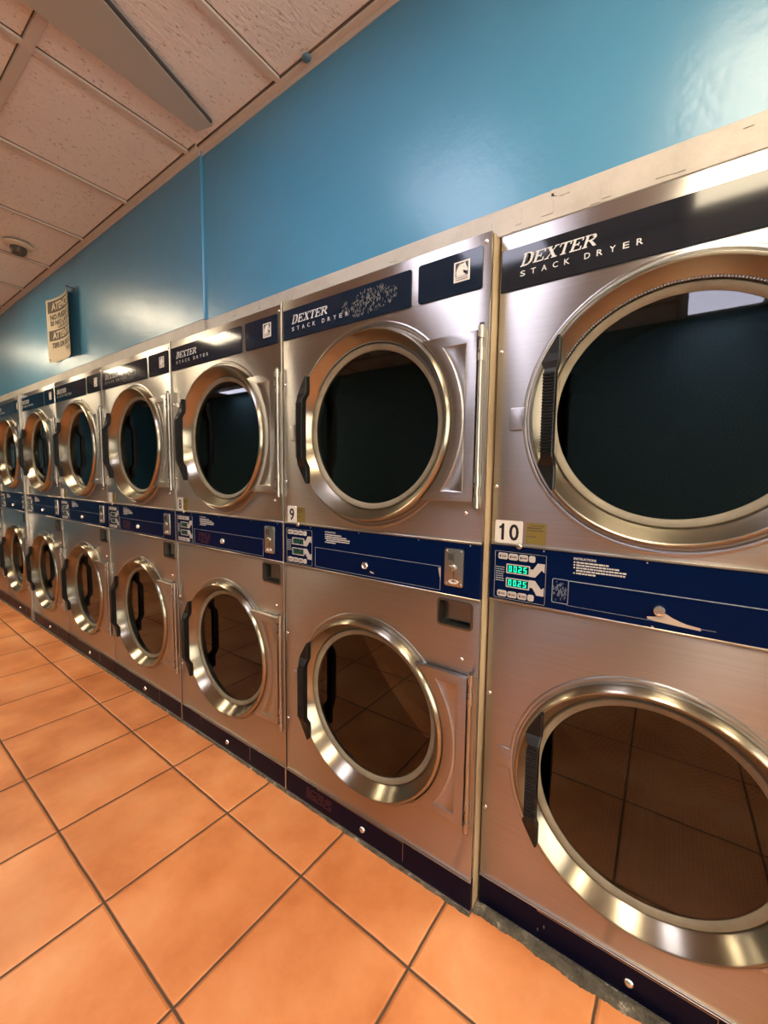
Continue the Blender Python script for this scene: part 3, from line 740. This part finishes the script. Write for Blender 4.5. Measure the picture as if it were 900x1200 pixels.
def dryer(n, x0, y0, label):
    d = empty('stack_dryer', (x0+.4, y0, 0)); tag(d, label, 'dryer', 'stack dryers in the row')
    first = n == 10
    def part(name, me, mat, parent=d):
        o = obj(name, me, mat, parent)
        if parent is d: o.location = (-.4, 0, 0)
        return o
    C_ = cached
    part('cabinet', C_('cab', lambda: cabinet_mesh(.012)), 'almond_cabinet')
    pu = part('upper_panel', C_('pu', lambda: panel_mesh(ZS+.002, ZT, ZU, False)), 'brushed_steel')
    pl = part('lower_panel', C_('pl', lambda: panel_mesh(ZK+.001, ZB-.002, ZL, True)), 'brushed_steel')
    for zc, tg in ((ZU, 'u'), (ZL, 'l')):
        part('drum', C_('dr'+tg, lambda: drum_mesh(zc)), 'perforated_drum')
        rg = part('door', C_('rg'+tg, lambda: ring_mesh(zc)), 'ring_steel')
        part('gasket', C_('ga'+tg, lambda: gasket_mesh(zc)), 'cream_gasket', rg)
        part('glass', C_('gl'+tg, lambda: glass_mesh(zc)), 'door_glass', rg)
        if tg == 'u' and n >= 9: part('gasket_stitching', C_('be'+tg, lambda: beads_mesh(zc)), 'plate_white' if n == 9 else 'dark_steel', rg)
        part('handle', C_('ha'+tg, lambda: handle_mesh(zc)), 'black_plastic', rg)
        part('hinge_plate', C_('fl'+tg, lambda: flag_mesh(zc)), 'brushed_steel', rg)
        part('hinge', C_('hi'+tg, lambda: hinge_mesh(zc)), 'edge_steel', rg)
        for z in (.236, -.232): part('hinge_pin', C_('hp', hinge_pin_mesh), 'seam_dark', rg).location = (XM+.3835, -.0125, zc+z)
        for z in (.205, .172, -.172, -.205): part('hinge_hole', C_('hs', hinge_hole_mesh), 'seam_dark', rg).location = (XM+.3795, -.0215, zc+z)  # dark blocks stand in for the dark holes in the hinge knuckles
    for x, z in SCREWS:
        o = part('screw', C_('scr', screw_mesh), 'bright_screw'); o.location = (x-.4, 0, z)
    if n == 10:
        h = part('header_plate', C_('hf', header_full_mesh), 'black_header')
        lt = part('lettering', C_('let', lettering_mesh), 'white_print', h)
        lt.location = (0, 0, -.004)
    else:
        h = part('header_plate', C_('h', header_mesh), 'navy_header'); part('lettering', C_('let', lettering_mesh), 'white_print', h)
        bd = part('badge_plate', C_('b', badge_mesh), 'navy_header'); part('horse_emblem', C_('ho', horse_mesh), ['plate_white', 'black_print'], bd)
        if n == 9: part('scratches', C_('s9', lambda: scratch_mesh(.405, 1.829, .115, .036, 210, seed=3, ymin=1.783, ymax=1.876)), 'scratch_haze', h)
        if n == 7: part('scratches', C_('s7', lambda: scratch_mesh(.36, 1.815, .10, .028, 150, seed=8, ymin=1.783, ymax=1.876)), 'scuff_grey', h)
    cp = part('control_panel', C_('cp', control_mesh), 'navy_panel')
    part('panel_edging', C_('ct', control_trim_mesh), 'edge_steel', cp)
    for zz in (1.0725, .9685):
        for k, (xa, xb) in enumerate(BX):
            o = part('button', C_('bt%.4f' % (xb-xa), lambda: button_mesh(xb-xa)), 'button_white', cp); o.location = ((xa+xb)/2, YP, zz)
            if k < 3:
                o = part('button_symbol', C_('bi%d' % k, lambda: icon_mesh(xa-(xa+xb)/2)), 'red_print', cp); o.location = ((xa+xb)/2, YP, zz)
    part('arrow_print', C_('ar', arrows_mesh), 'button_white' , cp);
    for zz in (1.0290, .9905):
        part('display', C_('di', display_mesh), 'led_window', cp).location = (0, 0, zz)
        dg = part('digits', C_('dg'+str(first), digits_mesh), 'led_green' if first else 'led_dim', cp); dg.location = (0, 0, zz)
        if first: dg['label'] = 'glowing green digits 0025'
    part('instructions', C_('in', instr_mesh), 'white_print', cp); part('small_print', C_('sp', small_print_mesh), 'grey_print', cp)
    part('lock', C_('lk', lock_mesh), 'bright_screw', cp)
    if n == 10:
        def f10():
            b = nb(); box(b, .209, .797, YP-.0008, YP+.0004, 1.0285, 1.0305); box(b, .205, .50, YP-.0004, YP+.0004, .9660, .9666); return finish(b, 'f10')
        part('flap_outline', f10(), 'line_grey', cp)
        def patch():
            b = nb(); frame(b, rrect(.169, .2085, .968, 1.031, .004, 3), rrect(.1705, .207, .9695, 1.0295, .003, 3), YP-.0006, YP+.0004)
            return finish(b, 'pt')
        part('removed_slot_outline', patch(), 'line_grey', cp)
        part('residue', scratch_mesh(.188, 1.000, .017, .028, 46, y=YP-.0008, seed=12, ymin=.970, ymax=1.029), 'patch_residue', cp)
        part('paint_chip', chip_mesh(10), 'chip_bare', cp)
    else:
        part('flap_outline', C_('fo', flap_mesh), 'line_grey', cp)
        cn = part('coin_slot', C_('cn', coin_mesh), 'edge_steel', cp); part('coin_slot_opening', C_('cd', coin_dark_mesh), 'seam_dark', cp); part('coin_return_cup', C_('cc', coin_cup_mesh), 'plate_white', cp)
        if n == 9: part('paint_chip', chip_mesh(9), 'chip_bare', cp)
        if n in (7, 8): part('warning_label', C_('wl', lambda: redlabel_mesh(.205, .968, .095, .050, 6, YP)), 'red_print', cp)
    tm = part('coin_tray', C_('tr', tray_mesh), 'tray_steel'); part('tray_flap', C_('td', tray_door_mesh), 'dark_steel', tm)
    kp = part('kick_plate', C_('kp', kick_mesh), 'navy_kick'); part('kick_edging', C_('kt', kick_trim_mesh), 'edge_steel', kp); part('bolt', C_('bo', bolt_mesh), 'bright_screw', kp)
    part('paint_chips', kick_chip_mesh(n), 'scuff_grey', kp)
    if n == 9: part('faded_label', redlabel_mesh(.115, .035, .13, .045, 5, -.0004, 6), 'red_print', kp)
    np_ = part('number_plate', C_('np%d' % (n == 10), lambda: plate_mesh(*((.013, .088) if n == 10 else (.022, .070)))), 'plate_white')
    if n in (8, 9, 10): part('numeral', numeral_mesh(str(n)), 'black_print', np_)
    xs = (.097, .147) if n == 10 else (.0715, .113)
    st = part('service_sticker', C_('st%d' % (n == 10), lambda: sticker_mesh(*xs)), 'brass_sticker'); part('sticker_print', C_('sp%d' % (n == 10), lambda: sticker_print_mesh(*xs)), 'seam_dark', st)
    if n in (4, 7, 8): part('seam_strip', C_('ss%d' % (n == 4), lambda: side_trim_mesh(*((.026, .016) if n == 4 else (.007, .004)))), 'edge_steel')
    return d
LAB = {10: 'nearest stack dryer, numbered 10, with glowing green displays and a chipped blue panel',
       9: 'stack dryer numbered 9 with a scratched header, between dryers 10 and 8',
       8: 'stack dryer numbered 8, directly beyond number 9',
       7: 'stack dryer directly beyond number 8, with worn patches on its header',
       6: 'second stack dryer beyond number 8, with a blank number plate',
       5: 'third stack dryer beyond number 8, just before the protruding seam strip',
       4: 'stack dryer just beyond the protruding vertical seam strip, fourth past number 8',
       3: 'farthest stack dryer in view, only a sliver of its lower door showing'}
for n in range(10, 2, -1):
    dryer(n, 0.0 if n == 10 else -.0041-.8*(10-n), .0443 if n == 10 else 0.0, LAB[n])

# grey mortar bead in front of dryer 10 and along the row
b = nb(); rd = random.Random(21); n = 150; prev = None
x_a, x_b = -.012, .80
for i in range(n+1):
    x = x_a+(x_b-x_a)*i/n
    yf = .008+rd.uniform(-.0018, .0018)+.004*math.sin(x*17)+.002*math.sin(x*61); h = .014+rd.uniform(-.0012, .0012)+.003*math.sin(x*31)
    ring = [b.verts.new((x, yf, .0005)), b.verts.new((x, yf+.007, h*.62)), b.verts.new((x, yf+.020, h)), b.verts.new((x, .0455, .011+rd.uniform(-.003, .0))), b.verts.new((x, .0455, .0005))]
    if prev:
        for k in range(4): b.faces.new((prev[k], ring[k], ring[k+1], prev[k+1]))
    prev = ring
o = obj('trim_5', finish(b, 'bead', smooth=True), 'mortar'); o['kind'] = 'structure'
b = nb(); prev = None; n = 400
for i in range(n+1):
    x = -6.5+(6.496)*i/n
    yf = -.010+rd.uniform(-.0025, .0025); h = .007+rd.uniform(-.0015, .0015)
    ring = [b.verts.new((x, yf, .0005)), b.verts.new((x, yf+.004, h*.7)), b.verts.new((x, .004, h)), b.verts.new((x, .004, .0005))]
    if prev:
        for k in range(3): b.faces.new((prev[k], ring[k], ring[k+1], prev[k+1]))
    prev = ring
o = obj('trim_6', finish(b, 'bead2', smooth=True), 'mortar'); o['kind'] = 'structure'
